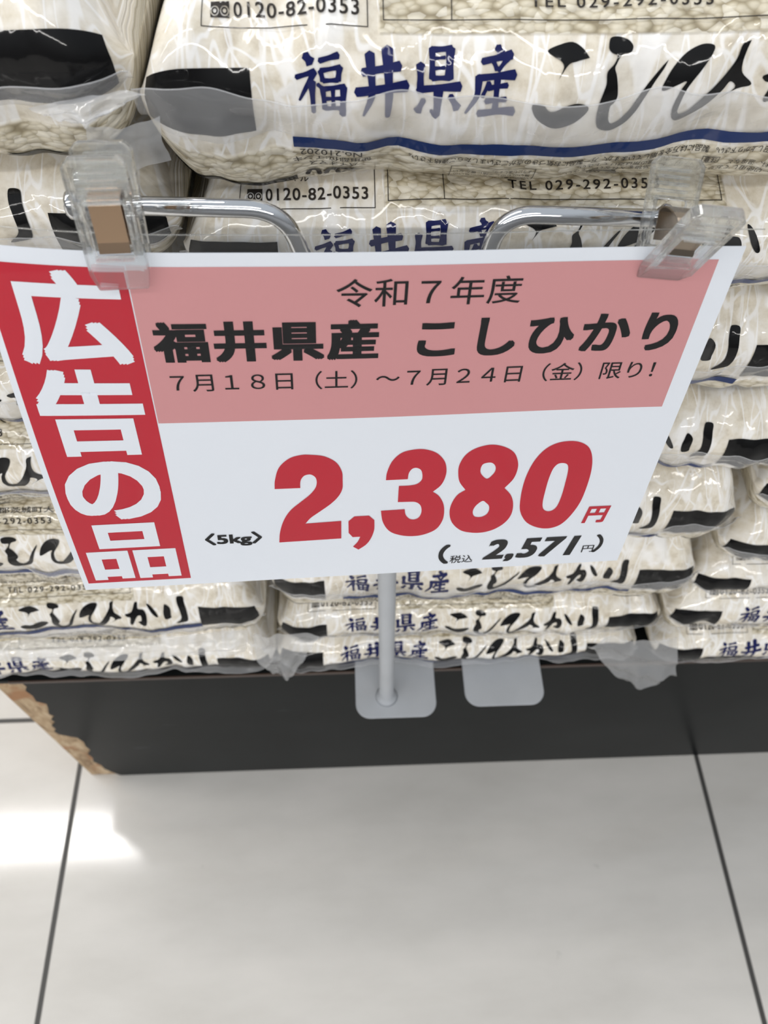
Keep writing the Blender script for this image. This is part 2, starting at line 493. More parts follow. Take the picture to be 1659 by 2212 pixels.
# ---------------------------------------------------------------- lettering printed on every bag, in metres along (x) and around (v) the front
BRUSH_WORD = [
    [(108, 115), (180, 85), (262, 70), (330, 105), (375, 155, 1), (290, 175), (240, 193), (185, 268, 1), (212, 205), (190, 170), (140, 145)],
    [(45, 415), (60, 470), (110, 515), (200, 545), (280, 535), (350, 505), (410, 440), (390, 410), (330, 398), (260, 410), (190, 440), (150, 440), (110, 410)],
    [(495, 80), (505, 45), (550, 38), (610, 55), (648, 90), (640, 125), (595, 135), (575, 150), (556, 190), (550, 215), (570, 260), (590, 330), (597, 380), (580, 415), (562, 430), (560, 470), (570, 520), (600, 545), (650, 525), (700, 470), (730, 410), (790, 300), (850, 215), (890, 170, 1), (870, 220), (830, 290), (780, 400), (740, 490), (690, 550), (620, 585), (570, 585), (510, 560), (480, 500), (478, 420), (490, 360), (505, 300), (500, 250), (505, 225), (540, 190), (557, 145), (525, 132), (500, 112)],
    [(883, 345), (890, 300), (930, 210), (1000, 130), (1090, 88), (1165, 95), (1165, 140), (1120, 220), (1060, 310), (1035, 370), (1025, 450), (1030, 500), (1060, 515), (1110, 500), (1140, 460), (1240, 330), (1300, 240), (1335, 170), (1350, 95), (1400, 72, 1), (1385, 130), (1380, 200), (1400, 265), (1475, 330), (1470, 355), (1400, 375), (1280, 455, 1), (1385, 368), (1335, 318), (1300, 380), (1220, 480), (1150, 530), (1060, 560), (1010, 540), (990, 500), (985, 440), (1005, 350), (1030, 295), (960, 325), (905, 350)],
]
_k = lambda L: [(45 + (q[0] - 165) * 1.616, 38 + (q[1] - 135) * 2.38) for q in L]
BRUSH_WORD += [_k(L) for L in (
    [(1090, 240), (1150, 222), (1183, 165), (1206, 165), (1205, 207), (1250, 216), (1272, 250), (1262, 308), (1232, 320), (1195, 290), (1222, 284), (1222, 252), (1188, 258), (1140, 312), (1120, 305), (1132, 262), (1106, 256)],
    [(1283, 175), (1320, 195), (1368, 260), (1350, 268), (1310, 230)],
    [(1425, 215), (1440, 180), (1480, 210), (1478, 260), (1475, 285), (1430, 288), (1418, 250)],
    [(1545, 140), (1560, 130), (1600, 138), (1605, 180), (1615, 240), (1615, 312), (1590, 335), (1510, 335, 1), (1550, 312), (1563, 280), (1555, 220), (1545, 180)])]
BRUSH_KANJI = [  # (points, widths)
    ([(128, 172), (165, 215)], [42, 55]), ([(60, 305), (190, 268)], [26, 34]), ([(188, 268), (125, 370), (75, 455)], [32, 30, 12]), ([(165, 330), (168, 535)], [44, 22]), ([(205, 345), (238, 372)], [22, 28]),
    ([(222, 205), (352, 172)], [26, 34]), ([(228, 262), (243, 325)], 30), ([(228, 262), (365, 240)], 26), ([(358, 240), (345, 322)], [38, 32]), ([(243, 322), (345, 318)], 26),
    ([(238, 372), (250, 505)], 30), ([(238, 375), (392, 355)], 28), ([(382, 358), (370, 535)], [38, 34]), ([(308, 365), (308, 500)], 24), ([(245, 437), (375, 430)], 22), ([(248, 500), (372, 492)], 24),
    ([(512, 268), (768, 228)], [38, 46]), ([(468, 382), (818, 340)], [42, 54]), ([(562, 160), (582, 400), (515, 522)], [52, 44, 12]), ([(680, 130), (695, 400), (685, 540)], [60, 50, 26]),
    ([(985, 122), (990, 300)], 36), ([(985, 132), (1120, 122)], 32), ([(1110, 122), (1105, 300)], 48), ([(1000, 182), (1075, 175)], 18), ([(1000, 240), (1075, 235)], 20), ([(990, 298), (1108, 294)], 28),
    ([(908, 218), (908, 352)], [48, 38]), ([(890, 365), (1186, 343)], [34, 46]), ([(1035, 370), (1028, 530), (985, 490)], [52, 44, 14]), ([(935, 425), (892, 502)], [28, 46]), ([(1118, 398), (1172, 472)], [30, 46]),
    ([(1425, 112), (1452, 152)], [36, 48]), ([(1328, 196), (1525, 155)], [32, 44]), ([(1402, 190), (1432, 242)], 26), ([(1500, 172), (1440, 248)], [34, 20]), ([(1300, 292), (1555, 268)], [32, 48]), ([(1312, 282), (1308, 400), (1230, 502)], [42, 36, 12]),
    ([(1385, 318), (1340, 402)], [30, 20]), ([(1378, 350), (1512, 332)], 28), ([(1440, 290), (1440, 490)], 36), ([(1368, 428), (1512, 418)], 28), ([(1320, 502), (1570, 488)], [34, 46])]

def down(L):                                             # photographs count rows downwards, v runs upwards
    return [(q[0], -q[1]) + tuple(q[2:]) for q in L]
word = fill_loops([spline_loop(down(L), 4) for L in BRUSH_WORD])
WORD = bisect2d(*fit(word, -.0180, .0812, -.0055, .0172), .003, .002)
kan = join2d([stroke2d(down(p), np.array(w) * 1.18) for p, w in BRUSH_KANJI])
KANJI = bisect2d(*fit(kan, -.0822, -.0222, -.0030, .0150), .003, .002)
BX = .1262                                              # half the width of a bag
STRIPE = bisect2d(*rect2d(-.084, .088, -.0124, -.0090), .003, .0015)
BANDS = [bisect2d(*rect2d(*q), .0015, .002) for q in ((-.1235, -.0940, -.0075, .0090), (.0880, .1225, -.0075, .0090), (-.1200, -.0840, -.0330, -.0258), (.0840, .1200, -.0330, -.0258))]
def T(s, x0, x1, v0, v1, bold=0., flip=False, space=1.):
    return fit(text2d(s, bold, space), x0, x1, v0, v1, 0., flip)
def at_place(VF, s, dx, dv):
    return VF[0][:, :2] * s + np.array((dx, dv)), VF[1]
def disc2d(cx, cy, r, n=14):
    return np.array([(cx + r * math.cos(a * 2 * math.pi / n), cy + r * math.sin(a * 2 * math.pi / n)) for a in range(n)]), [list(range(n))]
def ring2d(cx, cy, r0, r1, n=16):
    V = [(cx + r * math.cos(a * 2 * math.pi / n), cy + r * math.sin(a * 2 * math.pi / n)) for r in (r0, r1) for a in range(n)]
    return np.array(V), [[a, (a + 1) % n, n + (a + 1) % n, n + a] for a in range(n)]
dial = fill_loops([[(-.1165, .0262), (-.1102, .0262), (-.1102, .0308), (-.1165, .0308)],
                   *[[(c + .0015 * math.cos(t * .45), .0281 + .0015 * math.sin(t * .45)) for t in range(14)] for c in (-.1151, -.1118)]])
PHONE = join2d([frame2d(-.1195, -.0690, .0235, .0385, .0003), dial, ring2d(-.1151, .0281, .0006, .0011), ring2d(-.1118, .0281, .0006, .0011), T('0120-82-0353', -.1088, -.0716, .0265, .0308, .012, space=1.12), T('フリーダイヤル', -.1155, -.0930, .0332, .0368)])
PHONE = bisect2d(*at_place(PHONE, .88, -.0017, -.0020), .008, .0025)
TABLE = join2d([frame2d(-.0635, .0660, .0258, .0460, .0003), rect2d(-.0423, -.0420, .0258, .0460), T('TEL 029-292-0353', -.0175, .0400, .0298, .0336, .01, space=1.3), T('茨城県東茨城郡茨城町大', -.0300, .0420, .0365, .0402, .008)])
TABLE = bisect2d(*at_place(TABLE, .84, -.0052, -.0012), .008, .0025)
# upside-down small print wrapped under the front edge
pla = fill_loops([spline_loop([(.0058, -.0286), (.0060, -.0262), (.0080, -.0254), (.0130, -.0254), (.0148, -.0264), (.0150, -.0290), (.0168, -.0290), (.0142, -.0318), (.0118, -.0290), (.0134, -.0290), (.0134, -.0272), (.0122, -.0266), (.0086, -.0266), (.0074, -.0272), (.0074, -.0300), (.0100, -.0308), (.0100, -.0320), (.0070, -.0316), (.0058, -.0306)], 2)])
CARE = join2d([
    T('No.210202', -.0885, -.0692, -.0182, -.0156, flip=True), T('使用部位:インキ', -.0910, -.0660, -.0212, -.0188, .006, flip=True), T('バイオマス', -.0860, -.0705, -.0244, -.0218, .006, flip=True),
    T('製品には万全を期していますが、万一製品にお気づきの点がございましたらご連絡下さい。', -.0545, .0420, -.0190, -.0166, .006, flip=True),
    frame2d(-.0405, -.0130, -.0345, -.0208, .0002),
    T('ようにしましょう。', -.0270, -.0142, -.0234, -.0217, flip=True), T('臭いのものと一緒に置かない', -.0395, -.0142, -.0259, -.0240, flip=True), T('洗剤、灯油、魚などの臭いの', -.0392, -.0142, -.0283, -.0264, flip=True), T('お米は臭いがつきやすいので', -.0390, -.0142, -.0332, -.0312, flip=True),
    pla, T('プラ', .0082, .0122, -.0304, -.0278, .02, flip=True),
    T('高温多湿の所は避けて下さい。', .0000, .0330, -.0216, -.0198, flip=True), T('水や品物を入れないで下さい。', -.0040, .0300, -.0242, -.0222, flip=True),
    frame2d(.0412, .0468, -.0226, -.0202, .0002), T('注意', .0420, .0460, -.0224, -.0204, .01, flip=True),
    T('お早めにお召し上がり下さい。', .0440, .0720, -.0190, -.0166, .006, flip=True), T('保存料、温度など', .0500, .0690, -.0240, -.0220, flip=True), T('一切使用しておりません。', .0360, .0660, -.0268, -.0246, flip=True)])
# round symbol half hidden under the edge of the bag
sym = join2d([stroke2d([(-.0870, -.0300), (-.0860, -.0270), (-.0835, -.0275), (-.0830, -.0310)], .0014), stroke2d([(-.0810, -.0310), (-.0800, -.0275), (-.0775, -.0275), (-.0768, -.0310)], .0016), stroke2d([(-.0790, -.0268), (-.0750, -.0262), (-.0715, -.0282), (-.0680, -.0310)], [.0006, .0018, .0016, .0004]), stroke2d([(-.0757, -.0300), (-.0740, -.0282), (-.0712, -.0312)], .0009)])
CARE = bisect2d(*at_place(join2d([CARE, sym]), .93, 0, .0012), .008, .0025)

# ---------------------------------------------------------------- rice bag
class Bag:
    def __init__(self, name, xc, yf, zc, c, seed, yaw=0., tilt=0., d=.028, depth=.375, bow=.0, flap_top=.0025, vs=0., sv=0.):
        self.vs, self.sv = vs, sv; c = c - .0012
        self.c, self.d, self.D, self.seed, self.bow = c, d, depth, seed, bow
        self.dl = .017
        self.Lq = (c + d) * .785; self.Ll = (c + self.dl) * .785
        self.w1, self.w2, self.w3, self.w4 = (Waves(seed * 10 + i) for i in range(4))
        self.name = name; self.flap_top = flap_top
        self.M = Matrix.Translation((xc, yf, zc)) @ Matrix.Rotation(yaw, 4, 'Z') @ Matrix.Rotation(tilt, 4, 'Y')
    def surf(self, x, v, off=0.0):
        x = np.asarray(x, float); v = np.asarray(v, float)
        c, D = self.c, self.D
        a = np.abs(v); sg = np.sign(v)
        d = np.where(v < 0, self.dl, self.d); L = np.where(v < 0, self.Ll, self.Lq)
        run = D - 2 * d
        rr = .016
        e = np.clip((np.abs(x) - (BX - rr)) / rr, 0, 1)
        k = np.sqrt(np.maximum(1 - e * e, .0036))
        phi = np.clip(a / L, 0, 1) * np.pi / 2
        psi = np.clip((a - L - run) / L, 0, 1) * np.pi / 2
        back = a > L + run
        y = np.where(back, D - d + d * np.sin(psi), np.where(a < L, d * (1 - np.cos(phi)), d + (a - L)))
        zf = np.where(back, np.cos(psi), np.sin(phi))
        ny = np.where(back, np.sin(psi), -np.cos(phi)); nz = sg * zf
        z = sg * c * k * zf
        # ends of the front round off towards the sides
        y = y + .017 * (1 - k) * np.clip(1 - a / (2.2 * L), 0, 1) * (1 - .2 * e)
        fade = np.clip(1 - (a - .75 * L) / (.35 * L), 0.0, 1) * np.clip(k * 1.3, .2, 1)
        h = .0016 * self.w1(x * 14, v * 16)
        h = h + .0008 * self.w2(x * 42, v * 26)
        seam = np.exp(-((v + .011) / .009) ** 2)
        h = h + .0006 * seam * self.w3(x * 55, v * 8) - .0010 * seam
        h = h + .00055 * self.w4(x * 85, v * 24) * np.clip(np.abs(x) / BX, .35, 1)
        h = h * fade + off
        yy = y + ny * h; zz = z + nz * h + self.bow * (x / BX) ** 2 + .0014 * self.w1(x * 5 + 3, 0) * np.clip(1 - a / L, 0, 1)
        xx = x - np.sign(x) * np.maximum(np.abs(x) - .095, 0) * .22 * np.clip((v - .004) / .034, 0, 1)     # shoulders narrower than the front
        return np.stack([xx, yy, zz], -1)
    def build(self, label, group):
        def far(L, d): return np.linspace(L + .055, L + self.D - 2 * d + L, 16)[1:]
        L = self.Lq
        xs = np.concatenate([-BX + .024 * (1 - np.cos(np.linspace(0, np.pi / 2, 16)[:-1])), np.linspace(-BX + .024, BX - .024, 110), (BX - .024 * (1 - np.cos(np.linspace(0, np.pi / 2, 16)[:-1])))[::-1]])
        vf = np.linspace(-self.Ll - .055, L + .055, 96)
        vs = np.concatenate([-far(self.Ll, self.dl)[::-1], vf, far(self.Lq, self.d)[:-1]])
        nx, nv = len(xs), len(vs)
        X, Vv = np.meshgrid(xs, vs, indexing='ij')
        P = self.surf(X.ravel(), Vv.ravel())
        uv = np.stack([X.ravel(), Vv.ravel()], 1)
        F = []
        for i in range(nx - 1):
            for j in range(nv):
                j2 = (j + 1) % nv
                F.append((i * nv + j, (i + 1) * nv + j, (i + 1) * nv + j2, i * nv + j2))
        F.append(tuple(range(nv))); F.append(tuple((nx - 1) * nv + j for j in range(nv))[::-1])
        self.o = mesh_obj('rice_bag', P, F, M_BAG, uv=uv, smooth=True)
        self.o.matrix_world = self.M
        tag(self.o, label, 'rice bag', group)
        self.put('origin_lettering', KANJI, M_NAVY)
        self.put('brand_lettering', WORD, M_BLACK)
        self.put('blue_stripe', at_place(STRIPE, 1.0, 0, self.sv), M_BLUE, .0006)
        for b in BANDS: self.put('black_band', b, M_BLACK)
        self.put('phone_label', PHONE, M_GREY)
        self.put('maker_label', TABLE, M_GREY)
        self.put('care_text', CARE, M_GREY)
        self.make_flap()
        return self
    def put(self, name, VF, mat, off=.00035):
        V, F = VF; V = V[:, :2] + np.array((0, self.vs))
        return mesh_obj(name, self.surf(V[:, 0], V[:, 1], off), F, mat, self.o, uv=V, smooth=True)
    def make_flap(self):
        """cloudy seam film standing up in front of the lower half of the lettering"""
        r = Waves(self.seed * 10 + 7)
        xs = np.linspace(-BX, BX, 130); ts = np.linspace(0, 1, 12)
        X, Tt = np.meshgrid(xs, ts, indexing='ij'); X, Tt = X.ravel(), Tt.ravel()
        top = self.flap_top + .0022 * r(X * 11, 0) + .0009 * r(X * 37, 2) + .003 * np.clip((np.abs(X) - .08) / .05, 0, 1)
        v = self.vs - .0088 + (np.maximum(top, -.0080) + .0088) * Tt
        off = .0005 + .0030 * Tt ** 1.2 * (1 + .5 * r(X * 16, 5)) + .0005 * r(X * 48, Tt * 1.5)
        P = self.surf(np.clip(X, -BX + .002, BX - .002), v, np.maximum(off, .0004)); P[:, 0] = X
        n = len(ts)
        F = [(i * n + j, (i + 1) * n + j, (i + 1) * n + j + 1, i * n + j + 1) for i in range(len(xs) - 1) for j in range(n - 1)]
        o = mesh_obj('seam_flap', P, F, M_FLAP, self.o, smooth=True); o['label'] = 'cloudy film seam folded up over the lettering'
        # welded rim along the free edge
        idx = [i * n + n - 1 for i in range(len(xs))]
        b = tube([P[i] for i in idx], .00022, 6)
        bm_obj('flap_rim', b, M_FLAP, o, True)
    def ear(self, rows, sag=.002, seed=1):
        """loose crumpled film hanging from a corner: rows of (pixel x, pixel y, y) swept into a sheet"""
        G = np.array([[at(*q) for q in r] for r in rows]); n, m = G.shape[:2]
        U = np.linspace(0, n - 1, n * 7); W_ = np.linspace(0, m - 1, m * 7)
        def lerp(A, t):
            i = np.clip(np.floor(t).astype(int), 0, len(A) - 2); f = (t - i).reshape(-1, *([1] * (A.ndim - 1)))
            return A[i] * (1 - f) + A[i + 1] * f
        S = lerp(np.swapaxes(lerp(G, U), 0, 1), W_)              # (m', n', 3)
        w = Waves(seed)
        uu, vv = np.meshgrid(np.linspace(0, 1, S.shape[0]), np.linspace(0, 1, S.shape[1]), indexing='ij')
        S[..., 1] += sag * w(uu * 2.2, vv * 2.2) + sag * .2 * w(uu * 4, vv * 4)
        S[..., 2] += sag * .4 * w(vv * 3, uu * 3)
        inv = np.array(self.M.inverted())
        P = S.reshape(-1, 3) @ inv[:3, :3].T + inv[:3, 3]
        a, b = S.shape[:2]
        F = [(i * b + j, (i + 1) * b + j, (i + 1) * b + j + 1, i * b + j + 1) for i in range(a - 1) for j in range(b - 1)]
        o = mesh_obj('corner_film', P, F, M_EAR, self.o, smooth=True); o['label'] = 'loose clear film at the corner of the bag'

ORD = ['bottom', 'second', 'third', 'fourth', 'fifth', 'sixth', 'seventh', 'topmost']
def bag_label(col, i, n):
    if i == 0: return f'clear rice bag with brush lettering, lowest of the {col} stack, flattened on the plinth'
    if i == n - 1 and n == 8: return f'clear rice bag with brush lettering, topmost of the {col} stack'
    return f'clear rice bag with brush lettering, {ORD[i]} from the plinth in the {col} stack'
MID = [  # x centre, front y, centre height, half thickness, yaw, tilt, top of the seam flap, shift of the print
    (0.3380, .000, .2650, .0165, .00, .004, -.0070, .003), (0.3420, .002, .3052, .0225, .00, -.004, -.0010, .002), (0.3430, .002, .3680, .0388, .00, -.010, .0020, 0), (0.3370, -.003, .4415, .0325, .00, .018, .0000, 0),
    (0.3425, -.003, .4992, .0235, .00, .010, .0030, 0), (0.3340, .002, .5500, .0262, .00, .004, .0020, 0), (0.3370, .000, .6012, .0237, .00, .000, .0020, .001), (0.3344, .000, .6530, .0292, .00, -.008, .0025, .0022)]
LEFT = [
    (0.0855, -.002, .2695, .0222, .0, .00, -.0070, .000), (0.0845, .000, .3320, .0365, .0, -.004, -.0070, .004), (0.0863, .000, .4085, .0370, .0, .004, -.0050, .002), (0.0863, .002, .4780, .0310, .0, .0, -.0060, .001),
    (0.0863, .002, .5310, .0215, .0, .0, .0010, 0), (0.0863, .002, .5725, .0195, .0, .0, .0020, 0), (0.0863, .000, .6115, .0195, .0, -.005, .0000, 0), (0.0830, -.002, .6610, .0290, .0, -.025, -.0035, .0030)]
RIGHT = [
    (0.5985, -.005, .2665, .0185, .0, .006, -.0060, .002), (0.5955, .000, .3110, .0250, .0, .004, -.0020, .002), (0.5965, .002, .3570, .0200, .0, -.006, -.0040, 0), (0.5965, .000, .4020, .0240, .0, .0, .0000, 0),
    (0.5965, .002, .4520, .0250, .0, .0, .0020, 0), (0.5965, .002, .5030, .0250, .0, .0, .0020, 0), (0.5965, .002, .5540, .0250, .0, .0, .0020, 0), (0.5965, .002, .6050, .0250, .0, .0, .0020, 0)]
bags = {}
for col, rows, s0 in (('middle', MID, 11), ('left', LEFT, 41), ('right', RIGHT, 71)):
    for i, (x, y, z, c, yaw, tilt, ft, vs) in enumerate(rows):
        b = Bag('rice_bag', x, y, z, c, s0 + i, yaw, tilt, flap_top=ft, vs=vs)
        b.sv = {('middle', 0): .0045, ('left', 1): .0040}.get((col, i), 0.0)
        b.build(bag_label(col, i, len(rows)), f'rice bags in the {col} stack')
        bags[col, i] = b

bags['left', 0].ear([[(545, 1380, -.012), (600, 1368, -.014), (690, 1368, -.012)], [(555, 1425, -.013), (605, 1425, -.018), (665, 1412, -.014)], [(585, 1452, -.012), (622, 1467, -.018), (645, 1440, -.013)]], .0018, 5)
bags['middle', 0].ear([[(1265, 1385, -.008), (1370, 1380, -.013), (1466, 1384, -.010)], [(1310, 1440, -.012), (1375, 1440, -.018), (1463, 1430, -.014)], [(1345, 1470, -.014), (1384, 1490, -.020), (1461, 1460, -.015)]], .0018, 6)
bags['left', 7].ear([[(60, 235, -.006), (200, 205, -.008), (318, 196, -.010)], [(100, 250, -.010), (190, 255, -.012), (270, 225, -.010)], [(150, 262, -.012), (184, 274, -.014), (222, 245, -.010)]], .0008, 7)
bags['middle', 7].ear([[(182, 272, -.010), (260, 278, -.008), (345, 250, -.005)], [(190, 310, -.010), (260, 325, -.009), (350, 300, -.006)], [(240, 352, -.009), (290, 372, -.008), (370, 345, -.005)]], .0006, 8)
bags['left', 1].ear([[(-60, 1386, -.011), (200, 1380, -.012), (440, 1368, -.012), (535, 1358, -.010)], [(-60, 1412, -.015), (200, 1408, -.017), (450, 1398, -.017), (535, 1392, -.015)], [(-60, 1428, -.016), (200, 1428, -.018), (460, 1418, -.018), (530, 1410, -.016)]], .0010, 9)

# ---------------------------------------------------------------- sign holder: base under the bags, pole and two chromed arms
holder = bpy.data.objects.new('sign_holder', None); COL.objects.link(holder); holder.location = (.287, -.018, PZ_TOP)
tag(holder, 'grey pole stand with two chromed arms holding up the price card', 'sign holder')
HO = np.array(holder.location)
def plate(x0, x1, y0, y1, r, z0, z1, name):
    L = []
    for cx, cy, a0 in ((x1 - r, y0 + r, -90), (x1, y1, 0), (x0, y1, 0), (x0 + r, y0 + r, 180)):
        if cy == y1: L.append((cx, cy)); continue
        for k in range(9):
            a = math.radians(a0 + k * 90 / 8); L.append((cx + r * math.cos(a), cy + r * math.sin(a)))
    bm = bmesh.new()
    f = bm.faces.new([bm.verts.new(Vector((x, y, z0)) - Vector(HO)) for x, y in L])
    g = bmesh.ops.extrude_face_region(bm, geom=[f])
    bmesh.ops.translate(bm, verts=[v for v in g['geom'] if isinstance(v, bmesh.types.BMVert)], vec=(0, 0, z1 - z0))
    bmesh.ops.recalc_face_normals(bm, faces=bm.faces)
    es = [e for e in bm.edges if abs(e.verts[0].co.z - e.verts[1].co.z) < 1e-6]
    bmesh.ops.bevel(bm, geom=es, offset=.0005, segments=2, affect='EDGES')
    return bm_obj(name, bm, M_GREYPL, holder)
plate(.2655, .3210, -.0345, .16, .010, PZ_TOP + .0002, PZ_TOP + .0024, 'base_plate')
plate(.3415, .3970, -.0285, .16, .010, PZ_TOP + .0002, PZ_TOP + .0024, 'base_plate')
p0 = np.array(at(835, 1502, -.0195)); p0[2] = PZ_TOP + .0024; p1 = np.array(at(836, 1240, -.0205)); p1 = p0 + (p1 - p0) * ((.560 - p0[2]) / (p1[2] - p0[2]))
ax = (p1 - p0) / np.linalg.norm(p1 - p0)
prof = [(0, .0078), (.0015, .0066), (.004, .0054), (.008, .0050), (.03, .0048), (np.linalg.norm(p1 - p0) - .004, .0046), (np.linalg.norm(p1 - p0), .0040)]
bm_obj('pole', tube([p0 + ax * t - HO for t, _ in prof], [r for _, r in prof], 28), M_GREYPL, holder, True)
def arm(px_pts, ys, knob):
    pts = [at(x, y, yy) for (x, y), yy in zip(px_pts, ys)] + [p1 + np.array([0, -.002, -.008])]
    P = fillet([q - HO for q in pts], .016, 10)
    o = bm_obj('arm', tube(P, .0025, 22), M_CHROME, holder, True); o['label'] = 'bent chromed arm'
    a = Vector(P[0]); t = (Vector(P[1]) - a).normalized()
    pr = [(-.0020, .0018), (-.0016, .0032), (-.0006, .0040), (.0008, .0040), (.0016, .0032), (.0022, .0028)]
    bm_obj('end_knob', tube([a + t * s for s, _ in pr], [r for _, r in pr], 22), M_CHROME, o, True)
arm([(158, 441), (612, 452), (668, 585)], (-.021, -.021, -.021), True)
arm([(1436, 472), (1085, 462), (1040, 590)], (-.021, -.021, -.021), True)

# ---------------------------------------------------------------- price card in its clear sleeve (plane coordinates a to the right, b downwards, metres)
SO = np.array([0.15169, -0.01703, 0.61920])
SX = np.array([0.99781, 0.05482, -0.03691]); SY = np.array([-0.02714, -0.16711, -0.98191]); SN = np.array([-0.06000, 0.98076, -0.16526])   # SN points away from the viewer
KS = .8624                                              # the card is A5, 210 mm wide
SO = CAM + KS * (SO - CAM)
def card(a, b, off):
    a = np.asarray(a, float); b = np.asarray(b, float)
    curl = .0088 * np.clip((.066 - a) / .066, 0, 2) ** 2 * np.clip(1 - b / .11, 0, 2) ** 1.6      # the upper left corner bends back
    sway = .0006 * np.sin(a * 38) * np.clip(1 - b / .16, 0, 1)
    dn = curl + sway - off
    return SO + KS * (a[..., None] * SX + b[..., None] * SY + dn[..., None] * SN)
def card_mesh(name, VF, off, mat, parent, cut=.006):
    V, F = bisect2d(*VF, cut, cut)
    return mesh_obj(name, card(V[:, 0], V[:, 1], off + V[:, 2]) - np.array(parent.location), F, mat, parent, smooth=True)
pc = bpy.data.objects.new('price_card', None); COL.objects.link(pc); pc.location = SO + SX * .104 + SY * .138
tag(pc, 'white price card with red band, pink panel and red price 2,380', 'price card')
sheet_w, sheet_h = .2432, .1608
V, F = bisect2d(*rect2d(0, sheet_w, 0, sheet_h), .004, .004)
front = card(V[:, 0], V[:, 1], 0.0); rear = card(V[:, 0], V[:, 1], -.0002)
mesh_obj('paper_sheet', np.concatenate([front, rear]) - np.array(pc.location), F + [[i + len(V) for i in f][::-1] for f in F], M_PAPER, pc, smooth=True)
card_mesh('red_band', rect2d(.0023, .0461, .0052, .1562), .0001, M_RED, pc)
card_mesh('pink_panel', rect2d(.0465, .2356, .0046, .0666), .0001, M_PINK, pc)
def mm(VF): return VF[0][:, :2] / 1000.0, VF[1]
def CT(s, x0, x1, top, bot, bold=0., shear=0., space=1.):
    V, F = fit(text2d(s, bold, space), x0 / 1000, x1 / 1000, -bot / 1000, -top / 1000, shear)
    V = V.copy(); V[:, 1] *= -1
    return V, F
BIG = .030
card_mesh('vertical_lettering', join2d([CT('広', 7.0, 43.2, 6.5, 41.0, BIG), CT('告', 6.4, 42.6, 42.8, 81.4, BIG), CT('の', 6.2, 41.8, 84.2, 116.0, BIG + .004), CT('品', 5.8, 42.4, 118.6, 154.2, BIG)]), .0002, M_WHITE, pc)
card_mesh('year_lettering', CT('令和７年度', 110.4, 171.2, 9.0, 19.3, .004, space=1.02), .0002, M_TEXT, pc)
card_mesh('variety_lettering', join2d([CT('福井県産', 50.2, 124.8, 24.0, 40.2, (.048, .028), space=1.14), CT('こしひかり', 138.0, 230.0, 24.4, 40.2, .030, space=1.14)]), .0002, M_TEXT, pc)
card_mesh('date_lettering', CT('７月１８日（土）～７月２４日（金）限り！', 53.5, 227.0, 44.6, 52.6, .003), .0002, M_TEXT, pc)
card_mesh('weight_lettering', CT('〈5kg〉', 55.2, 79.0, 127.2, 136.0, .03), .0002, M_TEXT, pc)
